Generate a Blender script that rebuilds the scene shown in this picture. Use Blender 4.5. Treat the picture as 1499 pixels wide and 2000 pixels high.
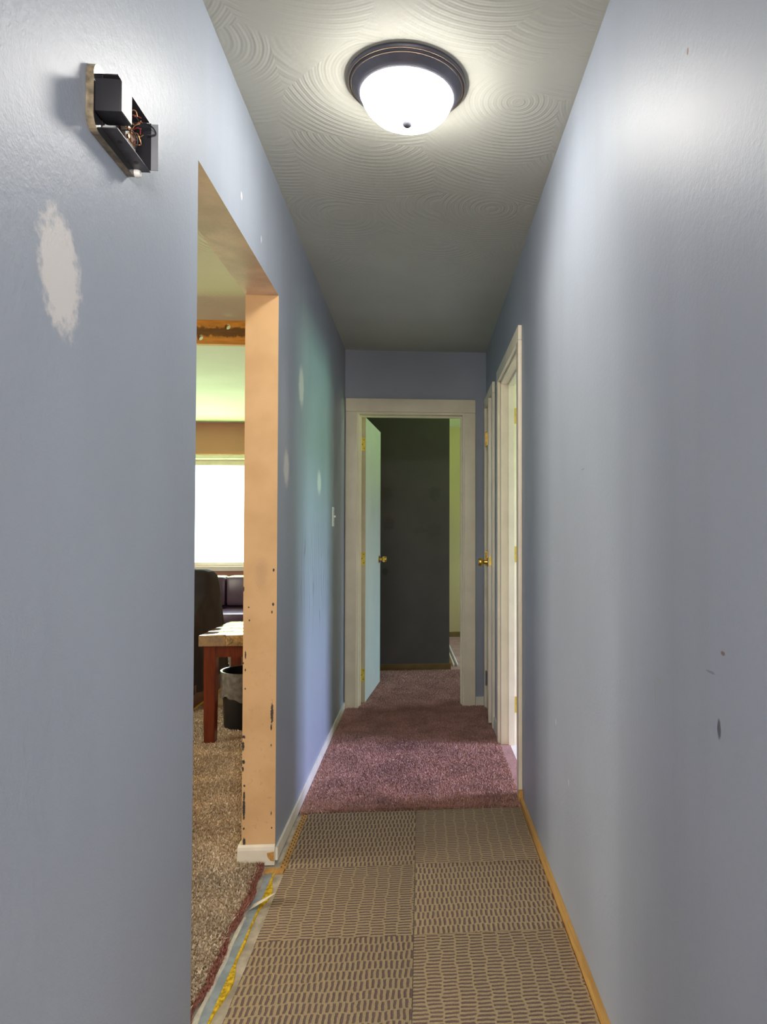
import bpy, bmesh, math, random
import numpy as np
from mathutils import Vector, Matrix
random.seed(7); rng = np.random.default_rng(11)
for o in list(bpy.data.objects): bpy.data.objects.remove(o)
SC = bpy.context.scene; COL = SC.collection
R = math.radians
# ------------------------------------------------------------------ camera
cam_d = bpy.data.cameras.new('camera'); cam = bpy.data.objects.new('camera', cam_d); COL.objects.link(cam); SC.camera = cam
F, CX, CY, YAW, PITCH, CH = 1364.6, 931.86, 1017.48, 0.0789, 0.0223, 1.1639
cam_d.sensor_fit = 'VERTICAL'; cam_d.sensor_height = 36; cam_d.lens = F/2000*36
cam_d.shift_x = -(CX-749.5)/2000; cam_d.shift_y = (CY-1000)/2000
cam_d.clip_start = .02
cam.location = (0, 0, CH); cam.rotation_euler = (math.pi/2+PITCH, 0, -YAW)
# ------------------------------------------------------------------ world, lights, exposure
SC.view_settings.view_transform = 'Standard'; SC.view_settings.look = 'None'
SC.view_settings.gamma = 1; SC.view_settings.use_curve_mapping = False
SC.view_settings.exposure = 1.1
W = bpy.data.worlds.new('sky'); SC.world = W; W.use_nodes = True
bg = W.node_tree.nodes['Background']; bg.inputs[0].default_value = (.80, .92, 1, 1); bg.inputs[1].default_value = 2.2
def area(name, loc, rot, sx, sy, power, col):
    l = bpy.data.lights.new(name, 'AREA'); l.shape = 'RECTANGLE'; l.size = sx; l.size_y = sy; l.energy = power; l.color = col
    o = bpy.data.objects.new(name, l); COL.objects.link(o); o.location = loc; o.rotation_euler = rot; return o
# daylight entering by the windows: sky from above, sunlit lawn from below; last three are added fill
area('daylight_living_sky', (-2.5, 8.30, 1.55), (R(-72), 0, 0), 2.3, 1.0, 26, (.86, .93, 1))
area('daylight_living_lawn', (-2.5, 8.34, .95), (R(-128), 0, 0), 2.3, .5, 62, (.58, 1, .17))
area('daylight_bedroom_sky', (5.5, 6.3, 2.75), (0, R(78), 0), .9, 3.0, 150, (.46, .74, 1))
area('daylight_bedroom_lawn', (5.5, 6.3, .15), (0, R(102), 0), .9, 3.0, 180, (.52, 1, .26))
area('daylight_bath_sky', (4.3, 3.36, 2.5), (0, R(68), 0), .6, 1.2, 215, (.55, .58, 1))
area('daylight_bath_trees', (6.0, 3.4, 1.35), (0, R(90), 0), 1.3, 3.0, 145, (.42, 1, .55))
area('fill_entry_right', (1.35, -3.65, 1.5), (R(90), 0, 0), 1.2, 1.5, 165, (1, .97, .93))  # added unseen fill, set off centre to brighten mostly the near left wall
area('fill_entry_left', (-1.35, -3.65, 1.5), (R(90), 0, 0), 1.2, 1.5, 90, (1, .97, .95))  # added unseen fill, set off centre to brighten mostly the near right wall
area('fill_living_side', (-4.75, 2.6, 1.5), (0, R(-90), 0), 1.3, 1.6, 60, (1, .90, .72))  # added unseen warm fill for the living room carpet and jamb
# ------------------------------------------------------------------ dimensions
XL, XR, D, H = -.5218, .4447, 4.803, 2.44
JX = -.640; WT = .118
OY1, OY2, OZ = 1.6585, 2.5804, 2.043        # opening to the living room
B1, B2, BZ = 3.125, 3.920, 2.045            # bathroom doorway
C1, C2, CZ = 4.265, 4.738, 2.045            # closet doorway
E1, E2, EZ = -.447, .300, 2.022             # end doorway
# ------------------------------------------------------------------ node helpers
class NT:
    def __init__(s, name, rough=.5, spec=.5, metal=0):
        s.m = bpy.data.materials.new(name); s.m.use_nodes = True; s.t = s.m.node_tree
        s.b = s.t.nodes['Principled BSDF']
        s.b.inputs['Roughness'].default_value = rough; s.b.inputs['Specular IOR Level'].default_value = spec; s.b.inputs['Metallic'].default_value = metal
    def n(s, typ, **kw):
        n = s.t.nodes.new(typ)
        for k, v in kw.items(): setattr(n, k, v)
        return n
    def l(s, a, b): s.t.links.new(a, b)
    def val(s, sock, v):
        if hasattr(v, 'is_linked'): s.l(v, sock)
        else: sock.default_value = v
    def math(s, op, a, b=0.0, c=0.0):
        n = s.n('ShaderNodeMath', operation=op)
        for i, v in enumerate((a, b, c)): s.val(n.inputs[i], v)
        return n.outputs[0]
    def pos(s): return s.n('ShaderNodeNewGeometry').outputs['Position']
    def obj(s): return s.n('ShaderNodeTexCoord').outputs['Object']
    def xyz(s, v):
        n = s.n('ShaderNodeSeparateXYZ'); s.l(v, n.inputs[0]); return n.outputs
    def noise(s, vec, scale, detail=2, rough=.5, dist=0):
        n = s.n('ShaderNodeTexNoise'); s.l(vec, n.inputs['Vector'])
        n.inputs['Scale'].default_value = scale; n.inputs['Detail'].default_value = detail
        n.inputs['Roughness'].default_value = rough; n.inputs['Distortion'].default_value = dist
        return n.outputs['Fac']
    def scaled(s, vec, sc):
        n = s.n('ShaderNodeVectorMath', operation='MULTIPLY'); s.l(vec, n.inputs[0]); n.inputs[1].default_value = sc; return n.outputs[0]
    def ramp(s, fac, a, b, lo=0.0, hi=1.0):
        n = s.n('ShaderNodeMapRange', interpolation_type='SMOOTHSTEP'); s.val(n.inputs[0], fac)
        n.inputs[1].default_value = a; n.inputs[2].default_value = b; n.inputs[3].default_value = lo; n.inputs[4].default_value = hi
        return n.outputs[0]
    def mix(s, fac, a, b):
        n = s.n('ShaderNodeMix', data_type='RGBA'); s.val(n.inputs[0], fac)
        for i, v in ((6, a), (7, b)):
            if isinstance(v, tuple): n.inputs[i].default_value = (*v[:3], 1)
            else: s.l(v, n.inputs[i])
        return n.outputs[2]
    def color(s, c):
        if isinstance(c, tuple): s.b.inputs['Base Color'].default_value = (*c[:3], 1)
        else: s.l(c, s.b.inputs['Base Color'])
    def bump(s, h, strength=.3, dist=.002):
        n = s.n('ShaderNodeBump'); s.l(h, n.inputs['Height']); n.inputs['Strength'].default_value = strength; n.inputs['Distance'].default_value = dist
        s.l(n.outputs[0], s.b.inputs['Normal'])
def plain(name, c, rough=.5, spec=.5, metal=0, var=.12, scale=14, bump=0, bscale=120):
    k = NT(name, rough, spec, metal); v = k.obj()
    f = k.noise(v, scale, 3)
    k.color(k.mix(k.ramp(f, .3, .7), tuple(x*(1-var) for x in c), tuple(min(1, x*(1+var)) for x in c)))
    if bump: k.bump(k.noise(v, bscale, 2), bump, .002)
    return k.m
def ellipse(k, a, b, ca, cb, ra, rb, soft, wob, vec, nscale, tilt=0.0):
    """mask 1 inside an ellipse with a ragged edge, in wall coordinates"""
    da = k.math('SUBTRACT', a, ca); db = k.math('SUBTRACT', b, cb)
    if tilt: da = k.math('SUBTRACT', da, k.math('MULTIPLY', db, tilt))
    da = k.math('DIVIDE', da, ra); db = k.math('DIVIDE', db, rb)
    d = k.math('SQRT', k.math('ADD', k.math('MULTIPLY', da, da), k.math('MULTIPLY', db, db)))
    d = k.math('ADD', d, k.math('MULTIPLY', k.math('SUBTRACT', vec, .5), wob))
    return k.ramp(d, 1-soft, 1+soft, 1, 0)
BLUE = (.318, .354, .418)
def wall_paint(name, side):
    k = NT(name, .47 if side == 'left' else .5, .5); p = k.pos(); x, y, z = k.xyz(p)
    big = k.noise(k.scaled(p, (1.2, 1.2, .55)), 1.6, 3)
    st = k.noise(k.scaled(p, (9, 9, .5)), 1.0, 3)
    c = k.mix(k.ramp(big, .3, .7), tuple(v*.95 for v in BLUE), tuple(v*1.05 for v in BLUE))
    c = k.mix(k.math('MULTIPLY', k.ramp(st, .45, .75), .16), c, (.235, .262, .30))
    fine = k.noise(p, 60, 4, .6)
    if side == 'left':
        for (cy, cz, ra, rb, so, wb, a, tl) in ((1.046, 1.545, .056, .080, .22, 1.0, .92, -.10), (3.07, 1.815, .060, .080, .35, .7, .95, 0),
                (2.745, 1.43, .050, .064, .4, .7, .95, 0), (3.615, 1.44, .062, .055, .4, .6, .9, 0), (2.70, 1.60, .08, .20, .7, .8, .16, 0), (3.15, 2.0, .1, .2, .7, .8, .12, 0),
                (2.05, 2.15, .010, .012, .3, .5, .8, 0), (2.30, 2.13, .008, .012, .3, .5, .8, 0)):
            c = k.mix(k.math('MULTIPLY', ellipse(k, y, z, cy, cz, ra, rb, so, wb, fine, 60, tl), a), c, (.66, .63, .61))
        # pencil scribble and grubby hand marks near the switch
        w = k.n('ShaderNodeTexWave', wave_type='BANDS', bands_direction='Y'); k.l(k.scaled(p, (1, 1, .33)), w.inputs[0])
        w.inputs['Scale'].default_value = 2.6; w.inputs['Distortion'].default_value = 5; w.inputs['Detail'].default_value = 2.5; w.inputs['Detail Scale'].default_value = 2.2
        line = k.ramp(k.math('ABSOLUTE', k.math('SUBTRACT', w.outputs['Fac'], .5)), .02, .16, 1, 0)
        reg = ellipse(k, y, z, 3.62, .98, .62, .26, .4, .5, fine, 60)
        c = k.mix(k.math('MULTIPLY', k.math('MULTIPLY', line, reg), .8), c, (.10, .11, .13))
    else:
        for (cy, cz, ra, rb, a, col) in ((1.021, .875, .006, .014, .9, (.08, .085, .10)), (1.125, 1.979, .004, .006, .9, (.2, .05, .03)), (1.006, .991, .007, .003, .8, (.16, .08, .06)),
                (1.309, .864, .003, .03, .5, (.33, .31, .20)), (1.29, .895, .012, .003, .5, (.33, .31, .20)), (1.05, .955, .016, .002, .6, (.12, .12, .14)),
                (1.9, 1.35, .02, .002, .5, (.12, .12, .14)), (2.6, 1.62, .02, .002, .4, (.12, .12, .14)), (2.3, .55, .008, .01, .6, (.6, .6, .58)), (2.1, .42, .006, .012, .6, (.6, .6, .58))):
            c = k.mix(k.math('MULTIPLY', ellipse(k, y, z, cy, cz, ra, rb, .3, 1.0, fine, 60), a), c, col)
    k.color(c)
    hb = k.math('ADD', k.math('MULTIPLY', k.noise(p, 260, 2), .6), k.noise(p, 70, 3))
    k.bump(hb, .22, .003)
    return k.m
M = {}
M['wall_l'] = wall_paint('blue_paint_worn', 'left'); M['wall_r'] = wall_paint('blue_paint_scuffed', 'right')
M['wall_e'] = wall_paint('blue_paint', 'none') if False else plain('blue_paint', BLUE, .42, .4, var=.05, scale=2, bump=.12)
def peach():
    k = NT('peach_paint_chipped', .5, .4); p = k.pos(); x, y, z = k.xyz(p)
    big = k.noise(p, 7, 4)
    c = k.mix(k.ramp(big, .35, .75), (.72, .475, .24), (.63, .40, .19))
    fine = k.noise(p, 190, 3, .6)
    sm = ellipse(k, x, z, -.578, 1.03, .02, .05, .6, 1.2, fine, 60)
    c = k.mix(k.math('MULTIPLY', sm, .3), c, (.38, .26, .17))
    dn = k.noise(p, 45, 5, .65)
    low = k.ramp(z, .2, 1.1, 1, 0)
    c = k.mix(k.math('MULTIPLY', k.math('MULTIPLY', k.ramp(dn, .56, .7), low), .35), c, (.36, .23, .13))
    chips = [(290, 100, 4, 7), (287, 303, 6, 8), (280, 350, 3, 7), (100, 600, 3, 20), (85, 650, 3, 4), (100, 690, 2, 7), (100, 800, 3, 4), (120, 320, 3, 3), (125, 397, 3, 4), (285, 950, 7, 60), (280, 1030, 4, 14), (280, 1135, 2, 5),
             (93, 1083, 9, 8), (88, 1138, 7, 22), (93, 1230, 8, 10), (88, 1272, 4, 14), (100, 1370, 4, 6), (98, 1425, 5, 22), (97, 1505, 7, 60), (97, 1620, 5, 5), (100, 1697, 7, 20), (283, 1535, 2, 8), (287, 1620, 2, 4), (86, 210, 2, 14)]
    for cx, cy, hw, hh in chips:
        px, py = 440+cx/3.125, 1080+cy/3.125
        X = JX+.003 + (px-466)/72.0*(XL-JX-.004) if False else JX+(px-466.5)/(540-466.5)*(XL-JX)
        Z = 1.1639-(py-1048)*.001898
        c = k.mix(ellipse(k, x, z, X, Z, hw/3.125*.0017+.001, hh/3.125*.0019+.001, .25, 1.5, fine, 60), c, (.045, .045, .042))
    # greyer, textured underside of the header
    k.color(c); k.bump(k.noise(p, 160, 3), .12, .002)
    return k.m
M['peach'] = peach()
M['tan_wall'] = plain('tan_wall_paint', (.50, .27, .19), .55, .3, var=.05, scale=2, bump=.1)
M['soffit'] = plain('beige_textured_paint', (.62, .46, .34), .6, .3, var=.14, scale=9, bump=.5, bscale=90)
M['olive'] = plain('olive_cream_paint', (.46, .35, .19), .55, .3, var=.04, scale=2, bump=.1)
M['charcoal'] = None
def charcoal():
    k = NT('charcoal_paint', .45, .35); p = k.pos(); x, y, z = k.xyz(p)
    fine = k.noise(p, 30, 4)
    c = k.mix(k.ramp(k.noise(p, 3, 3), .3, .7), (.100, .092, .092), (.118, .108, .108))
    for X, Z, ra, rb, a in ((.11, 1.54, .05, .05, .5), (-.31, 1.54, .05, .06, .4), (-.29, 1.28, .05, .06, .55), (.10, 1.22, .06, .06, .3), (-.03, 1.22, .06, .03, .3), (-.32, .86, .028, .028, .9)):
        c = k.mix(k.math('MULTIPLY', ellipse(k, x, z, X, Z, ra, rb, .35, 1.6, fine, 30), a*.6), c, (.03, .03, .029))
    k.color(c); k.bump(k.noise(p, 150, 2), .12, .002); return k.m
M['charcoal'] = charcoal()
def ceil_mat():
    k = NT('swirled_ceiling', .7, .25); p = k.pos()
    v = k.n('ShaderNodeTexVoronoi', feature='F1'); v.inputs['Scale'].default_value = 2.6; v.inputs['Randomness'].default_value = .8
    k.l(k.scaled(p, (1, 1, 0)), v.inputs['Vector'])
    of = k.n('ShaderNodeVectorMath', operation='ADD'); k.l(v.outputs['Position'], of.inputs[0]); of.inputs[1].default_value = (.05, -.17, 0)
    di = k.n('ShaderNodeVectorMath', operation='DISTANCE'); k.l(k.scaled(p, (1, 1, 0)), di.inputs[0]); k.l(of.outputs[0], di.inputs[1])
    d = di.outputs['Value']
    wob = k.noise(p, 6, 2)
    ph = k.math('ADD', k.math('MULTIPLY', d, 330), k.math('MULTIPLY', wob, 5))
    rings = k.math('SINE', ph)
    rings2 = k.math('MULTIPLY', k.math('SINE', k.math('MULTIPLY', ph, 2.37)), .5)
    fade = k.ramp(k.noise(p, 5, 2), .35, .65, .25, 1)
    h = k.math('MULTIPLY', k.math('ADD', rings, rings2), fade)
    h = k.math('ADD', h, k.math('MULTIPLY', k.noise(p, 90, 3), .8))
    c = k.mix(k.ramp(k.noise(p, 1.5, 3), .3, .7), (.47, .47, .415), (.53, .53, .47))
    k.color(c); k.bump(h, .22, .0016); return k.m
M['ceiling'] = ceil_mat()
M['concrete'] = plain('bare_concrete', (.55, .49, .38), .85, .2, var=.25, scale=18, bump=.3)
M['cream'] = plain('cream_gloss_paint', (.90, .82, .63), .35, .45, var=.05, scale=6, bump=.04)
M['bright_cream'] = plain('pale_cream_paint', (.80, .76, .63), .4, .45, var=.06, scale=9, bump=.05)
M['door'] = plain('white_door_paint', (.72, .74, .66), .32, .5, var=.04, scale=4)
M['door_edge'] = plain('tan_door_edge', (.62, .52, .36), .5, .4, var=.06, scale=8)
M['white'] = plain('white_plastic', (.8, .79, .75), .35, .5, var=.02)
M['brass'] = plain('polished_brass', (.80, .52, .12), .24, .5, 1, var=.1, scale=40)
M['brass_dull'] = plain('yellow_brass', (.72, .55, .10), .4, .5, .7, var=.1, scale=40)
M['steel'] = plain('dull_steel', (.35, .34, .30), .4, .5, 1, var=.1)
M['dark'] = plain('black_screw', (.02, .02, .02), .5)
M['brown_base'] = plain('brown_vinyl_base', (.17, .10, .03), .45, .4, var=.1)
def wood(name, a, b, rough=.5, along=(1, 14, 14), sc=6):
    k = NT(name, rough, .4); v = k.scaled(k.obj(), along)
    f = k.noise(v, sc, 5, .65, .6)
    k.color(k.mix(k.ramp(f, .3, .7), a, b)); k.bump(f, .1, .001); return k.m
M['raw_wood'] = wood('bare_orange_wood', (.62, .36, .10), (.45, .24, .06), .55, (14, 1, 14))
M['cherry'] = wood('cherry_wood', (.15, .028, .010), (.08, .015, .007), .28, (12, 12, 1))
def beam_mat():
    k = NT('stained_beam', .7, .3); v = k.obj(); x, y, z = k.xyz(v)
    f = k.noise(k.scaled(v, (1, 8, 8)), 7, 5, .65)
    c = k.mix(k.ramp(f, .3, .7), (.62, .30, .05), (.42, .19, .03))
    d = k.math('ADD', k.math('ABSOLUTE', z), k.math('MULTIPLY', k.math('SUBTRACT', k.noise(v, 30, 5, .7), .5), .07))
    c = k.mix(k.math('MULTIPLY', k.ramp(d, .018, .036, 1, 0), .8), c, (.05, .035, .015)); k.color(c); return k.m
M['beam'] = beam_mat()
M['bronze'] = plain('bronze_metal', (.10, .10, .125), .42, .5, .35, var=.1)
M['bronze_ring'] = plain('worn_bronze_edge', (.26, .20, .15), .4, .5, .5)
def glow(name, col, st):
    k = NT(name, .3); k.color((.9, .9, .88)); k.b.inputs['Emission Color'].default_value = (*col, 1); k.b.inputs['Emission Strength'].default_value = st; return k.m
M['lamp_glass'] = glow('lit_frosted_glass', (1, .97, .90), 27)
def carpet(name, a, b, c3, big=(.8, 1.15), island=True, scale=160):
    k = NT(name, .95, .1); p = k.pos()
    k.b.inputs['Sheen Weight'].default_value = .06; k.b.inputs['Sheen Roughness'].default_value = .5
    f = k.noise(p, scale, 3, .7)
    c = k.mix(k.ramp(f, .32, .68), a, b)
    g = k.n('ShaderNodeNewGeometry').outputs['Random Per Island'] if island else k.noise(p, scale*2.3, 1)
    c = k.mix(k.ramp(g, .55, 1.0, 0, .8), c, c3)
    bl = k.noise(p, 5, 4, .6); m = k.n('ShaderNodeMix', data_type='RGBA', blend_type='MULTIPLY'); m.inputs[0].default_value = 1
    k.l(c, m.inputs[6]); cb = k.n('ShaderNodeCombineColor')
    r = k.ramp(bl, .3, .7, big[0], big[1])
    for i in range(3): k.l(r, cb.inputs[i])
    k.l(cb.outputs[0], m.inputs[7]); k.color(m.outputs[2])
    if not island: k.bump(f, .9, .006)
    return k.m
M['mauve'] = carpet('mauve_carpet', (.50, .28, .225), (.32, .17, .135), (.62, .40, .34), island=False)
M['mauve_pile'] = carpet('mauve_carpet_pile', (.55, .31, .25), (.37, .20, .155), (.68, .45, .38))
M['beige'] = carpet('beige_carpet', (.56, .44, .30), (.30, .22, .14), (.70, .60, .46), island=False)
M['beige_pile'] = carpet('beige_carpet_pile', (.62, .51, .36), (.34, .25, .155), (.80, .70, .56))
M['red_pile'] = carpet('rust_carpet_fringe', (.36, .15, .105), (.24, .09, .065), (.48, .24, .18))
def tile_mat():
    k = NT('ribbed_tile_carpet', .95, .1); v = k.obj(); x, y, z = k.xyz(v)
    band = k.math('DIVIDE', y, .041)
    wn = k.noise(k.scaled(v, (6, 3, 1)), 3, 2)
    bi = k.math('FLOOR', k.math('ADD', band, k.math('MULTIPLY', wn, .8)))
    fr = k.math('FRACT', k.math('ADD', band, k.math('MULTIPLY', wn, .8)))
    sh = k.math('MULTIPLY', k.math('MODULO', k.math('ABSOLUTE', bi), 2), .36)
    u = k.math('ADD', k.math('DIVIDE', x, .0150), sh)
    u = k.math('ADD', u, k.math('MULTIPLY', k.math('SUBTRACT', k.noise(v, 45, 2), .5), .45))
    s = k.math('SINE', k.math('MULTIPLY', u, 6.2832))
    endm = k.math('MULTIPLY', k.ramp(fr, .0, .14), k.ramp(fr, .86, 1.0, 1, 0))
    dark = k.math('MULTIPLY', k.ramp(s, -.15, .65), endm)
    f = k.noise(v, 420, 2)
    tan = k.mix(k.ramp(f, .3, .7), (.36, .265, .15), (.50, .385, .235))
    drk = k.mix(k.ramp(f, .3, .7), (.125, .082, .080), (.20, .138, .13))
    c = k.mix(k.math('MULTIPLY', dark, .9), tan, drk)
    k.color(c)
    h = k.math('SUBTRACT', k.math('MULTIPLY', f, .5), dark)
    k.bump(h, .9, .004); return k.m
M['tile'] = tile_mat()
M['tape'] = plain('grey_cloth_tape', (.34, .40, .43), .4, .4, var=.18, scale=30)
M['pad'] = plain('yellow_foam_padding', (.66, .44, .03), .9, .1, var=.4, scale=90, bump=.8, bscale=200)
M['paper'] = plain('torn_white_backing', (.74, .69, .56), .7, .2, var=.12, scale=40)
M['black_cloth'] = plain('black_cloth', (.034, .030, .036), .8, .15, var=.2, scale=5)
M['chairwood'] = plain('red_brown_wood', (.10, .032, .02), .45, var=.2)
M['yellow_trim'] = plain('yellow_piping', (.62, .42, .05), .6)
M['purple'] = plain('purple_leather', (.075, .040, .085), .3, .6, var=.12, scale=8)
M['binblack'] = plain('black_plastic', (.004, .004, .004), .35)
M['bag'] = plain('clear_bag_plastic', (.12, .11, .095), .22, .7, var=.3, scale=30, bump=.5, bscale=25)
M['pale_box'] = plain('pale_blue_plastic', (.62, .70, .86), .45)
def stone(name, a, b):
    k = NT(name, .12, .6); v = k.obj(); f = k.noise(v, 22, 6, .7, 1.2)
    k.color(k.mix(k.ramp(f, .35, .65), a, b)); return k.m
STONE = [stone('gold_slate', (.46, .29, .09), (.11, .085, .06)), stone('grey_slate', (.17, .14, .12), (.30, .20, .09)), stone('tan_slate', (.52, .36, .15), (.22, .15, .08))]
M['chime_plate'] = plain('yellowed_chime_edge', (.21, .17, .11), .45, var=.5, scale=60)
M['chime_metal'] = plain('dark_grey_metal', (.085, .08, .09), .38, .5, .3, var=.15, scale=60)
M['chime_face'] = plain('glossy_back_panel', (.03, .03, .033), .16, .7)
M['chime_inner'] = plain('black_coil_wrap', (.012, .012, .016), .5)
M['chime_label'] = plain('white_paper_label', (.95, .93, .9), .4)
M['chime_end'] = plain('brushed_end_tab', (.30, .32, .35), .35, .6, .2)
M['terminal'] = plain('ivory_terminal', (.62, .58, .52), .4, var=.3, scale=150)
M['copper'] = plain('copper_wire', (.55, .26, .12), .3, .5, .9)
M['redwire'] = plain('red_wire', (.28, .03, .025), .4)
def glass_mat():
    m = bpy.data.materials.new('window_glass'); m.use_nodes = True; t = m.node_tree; t.nodes.clear()
    o = t.nodes.new('ShaderNodeOutputMaterial'); mx = t.nodes.new('ShaderNodeMixShader'); mx.inputs[0].default_value = .06
    a = t.nodes.new('ShaderNodeBsdfTransparent'); b = t.nodes.new('ShaderNodeBsdfGlossy'); b.inputs['Roughness'].default_value = .05
    t.links.new(a.outputs[0], mx.inputs[1]); t.links.new(b.outputs[0], mx.inputs[2]); t.links.new(mx.outputs[0], o.inputs[0]); return m
M['glass'] = glass_mat()
# ------------------------------------------------------------------ mesh helpers
def box_bm(bm, lo, hi, bev=0, seg=2):
    vs = [bm.verts.new((x, y, z)) for x in (lo[0], hi[0]) for y in (lo[1], hi[1]) for z in (lo[2], hi[2])]
    fs = [bm.faces.new([vs[i] for i in q]) for q in ((0, 1, 3, 2), (4, 6, 7, 5), (0, 4, 5, 1), (2, 3, 7, 6), (0, 2, 6, 4), (1, 5, 7, 3))]
    if bev:
        es = list({e for f in fs for e in f.edges})
        bmesh.ops.bevel(bm, geom=es, offset=bev, segments=seg, affect='EDGES', profile=.6)
    return fs
def cyl_bm(bm, c, axis, r1, r2, h, seg=24, caps=True):
    a = Vector(axis).normalized(); q = Vector((0, 0, 1)).rotation_difference(a).to_matrix().to_4x4()
    bmesh.ops.create_cone(bm, cap_ends=caps, segments=seg, radius1=r1, radius2=r2, depth=h, matrix=Matrix.Translation(c) @ q)
def lathe_bm(bm, prof, mat=Matrix(), seg=48, close=False):
    rings = []
    for r, z in prof:
        if r < 1e-6: rings.append([bm.verts.new(mat @ Vector((0, 0, z)))])
        else: rings.append([bm.verts.new(mat @ Vector((r*math.cos(2*math.pi*i/seg), r*math.sin(2*math.pi*i/seg), z))) for i in range(seg)])
    for a, b in zip(rings, rings[1:]):
        for i in range(seg):
            j = (i+1) % seg
            if len(a) == 1 and len(b) > 1: bm.faces.new((a[0], b[i], b[j]))
            elif len(b) == 1 and len(a) > 1: bm.faces.new((a[i], a[j], b[0]))
            elif len(a) > 1: bm.faces.new((a[i], a[j], b[j], b[i]))
def finish(name, bm, mat, parent=None, smooth=False, pick=None, loc=None, rot=None, recalc=True):
    if recalc: bmesh.ops.recalc_face_normals(bm, faces=bm.faces[:])
    me = bpy.data.meshes.new(name)
    if pick:
        for f in bm.faces: f.material_index = pick(f.calc_center_median(), f.normal)
    for f in bm.faces: f.smooth = smooth
    bm.to_mesh(me); bm.free()
    for m in (mat if isinstance(mat, list) else [mat]): me.materials.append(m)
    if smooth:
        try: me.set_sharp_from_angle(angle=R(35))
        except Exception: pass
    o = bpy.data.objects.new(name, me); COL.objects.link(o)
    if parent: o.parent = parent
    if loc: o.location = loc
    if rot: o.rotation_euler = rot
    return o
def box(name, lo, hi, mat, parent=None, bev=0, pick=None, **kw):
    """a box whose origin is its own centre (in the parent's frame)"""
    c = [(a+b)/2 for a, b in zip(lo, hi)]; bm = bmesh.new()
    box_bm(bm, [a-d for a, d in zip(lo, c)], [b-d for b, d in zip(hi, c)], bev)
    pk = (lambda p, n: pick(p+Vector(c), n)) if pick else None
    return finish(name, bm, mat, parent, smooth=bool(bev), pick=pk, loc=c, **kw)
def boxes(name, lst, mat, parent=None, pick=None):
    bm = bmesh.new()
    for lo, hi in lst: box_bm(bm, lo, hi)
    return finish(name, bm, mat, parent, pick=pick)
def tube(name, pts, r, mat, parent=None):
    cu = bpy.data.curves.new(name, 'CURVE'); cu.dimensions = '3D'; cu.bevel_depth = r; cu.bevel_resolution = 2; cu.resolution_u = 6
    sp = cu.splines.new('NURBS'); sp.points.add(len(pts)-1); sp.use_endpoint_u = True; sp.order_u = 3
    for q, p in zip(sp.points, pts): q.co = (*p, 1)
    o = bpy.data.objects.new(name, cu); COL.objects.link(o); dg = bpy.context.evaluated_depsgraph_get()
    me = bpy.data.meshes.new_from_object(o.evaluated_get(dg)); bpy.data.objects.remove(o)
    me.name = name; me.materials.clear(); me.materials.append(mat)
    for f in me.polygons: f.use_smooth = True
    o = bpy.data.objects.new(name, me); COL.objects.link(o); o.parent = parent; return o
def tag(o, label, cat, group=None, kind=None):
    o['label'] = label; o['category'] = cat
    if group: o['group'] = group
    if kind: o['kind'] = kind
    return o
def empty(name, loc=(0, 0, 0), rz=0):
    o = bpy.data.objects.new(name, None); COL.objects.link(o); o.location = loc; o.rotation_euler = (0, 0, rz); o.empty_display_size = .05; return o
S = 'structure'
# ------------------------------------------------------------------ room shell
tag(boxes('floor', [((-4.7, -3.6, -.08), (3.15, 8.3, -.012))], M['concrete']), 'bare concrete floor showing in a strip beside the carpet tiles', 'floor', kind=S)
tag(boxes('ceiling', [((-4.7, -3.6, H), (3.15, 8.3, H+.1))], M['ceiling']), 'grey ceiling with comb swirled plaster texture', 'ceiling', kind=S)
FLOOR = bpy.data.objects['floor']
def pk_left(c, n):
    if n.x > .5: return 0
    if n.z < -.5 and c.z > 1: return 2
    return 1
tag(boxes('wall_left', [((JX, -.6, -.012), (XL, OY1, H)), ((JX, OY1, OZ), (XL, OY2, H)), ((JX, OY2, -.012), (XL, D, H))],
    [M['wall_l'], M['peach'], M['soffit']], pick=pk_left), 'left hallway wall in worn blue paint with white filler patches', 'wall', kind=S)
def pk_right(c, n): return 0 if n.x < -.5 else 1
tag(boxes('wall_right', [((XR, -.6, -.012), (XR+WT, B1, H)), ((XR, B1, BZ), (XR+WT, B2, H)), ((XR, B2, -.012), (XR+WT, C1, H)), ((XR, C1, CZ), (XR+WT, C2, H)), ((XR, C2, -.012), (XR+WT, D, H))],
    [M['wall_r'], M['olive']], pick=pk_right), 'right hallway wall in scuffed grey blue paint', 'wall', kind=S)
def pk_end(c, n): return 0 if n.y < -.5 else 1
tag(boxes('wall_end', [((JX-.2, D, -.012), (E1, D+WT, H)), ((E1, D, EZ), (E2, D+WT, H)), ((E2, D, -.012), (3.0, D+WT, H))], [M['wall_e'], M['olive']], pick=pk_end),
    'blue end wall of the hallway around the open doorway', 'wall', kind=S)
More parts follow.
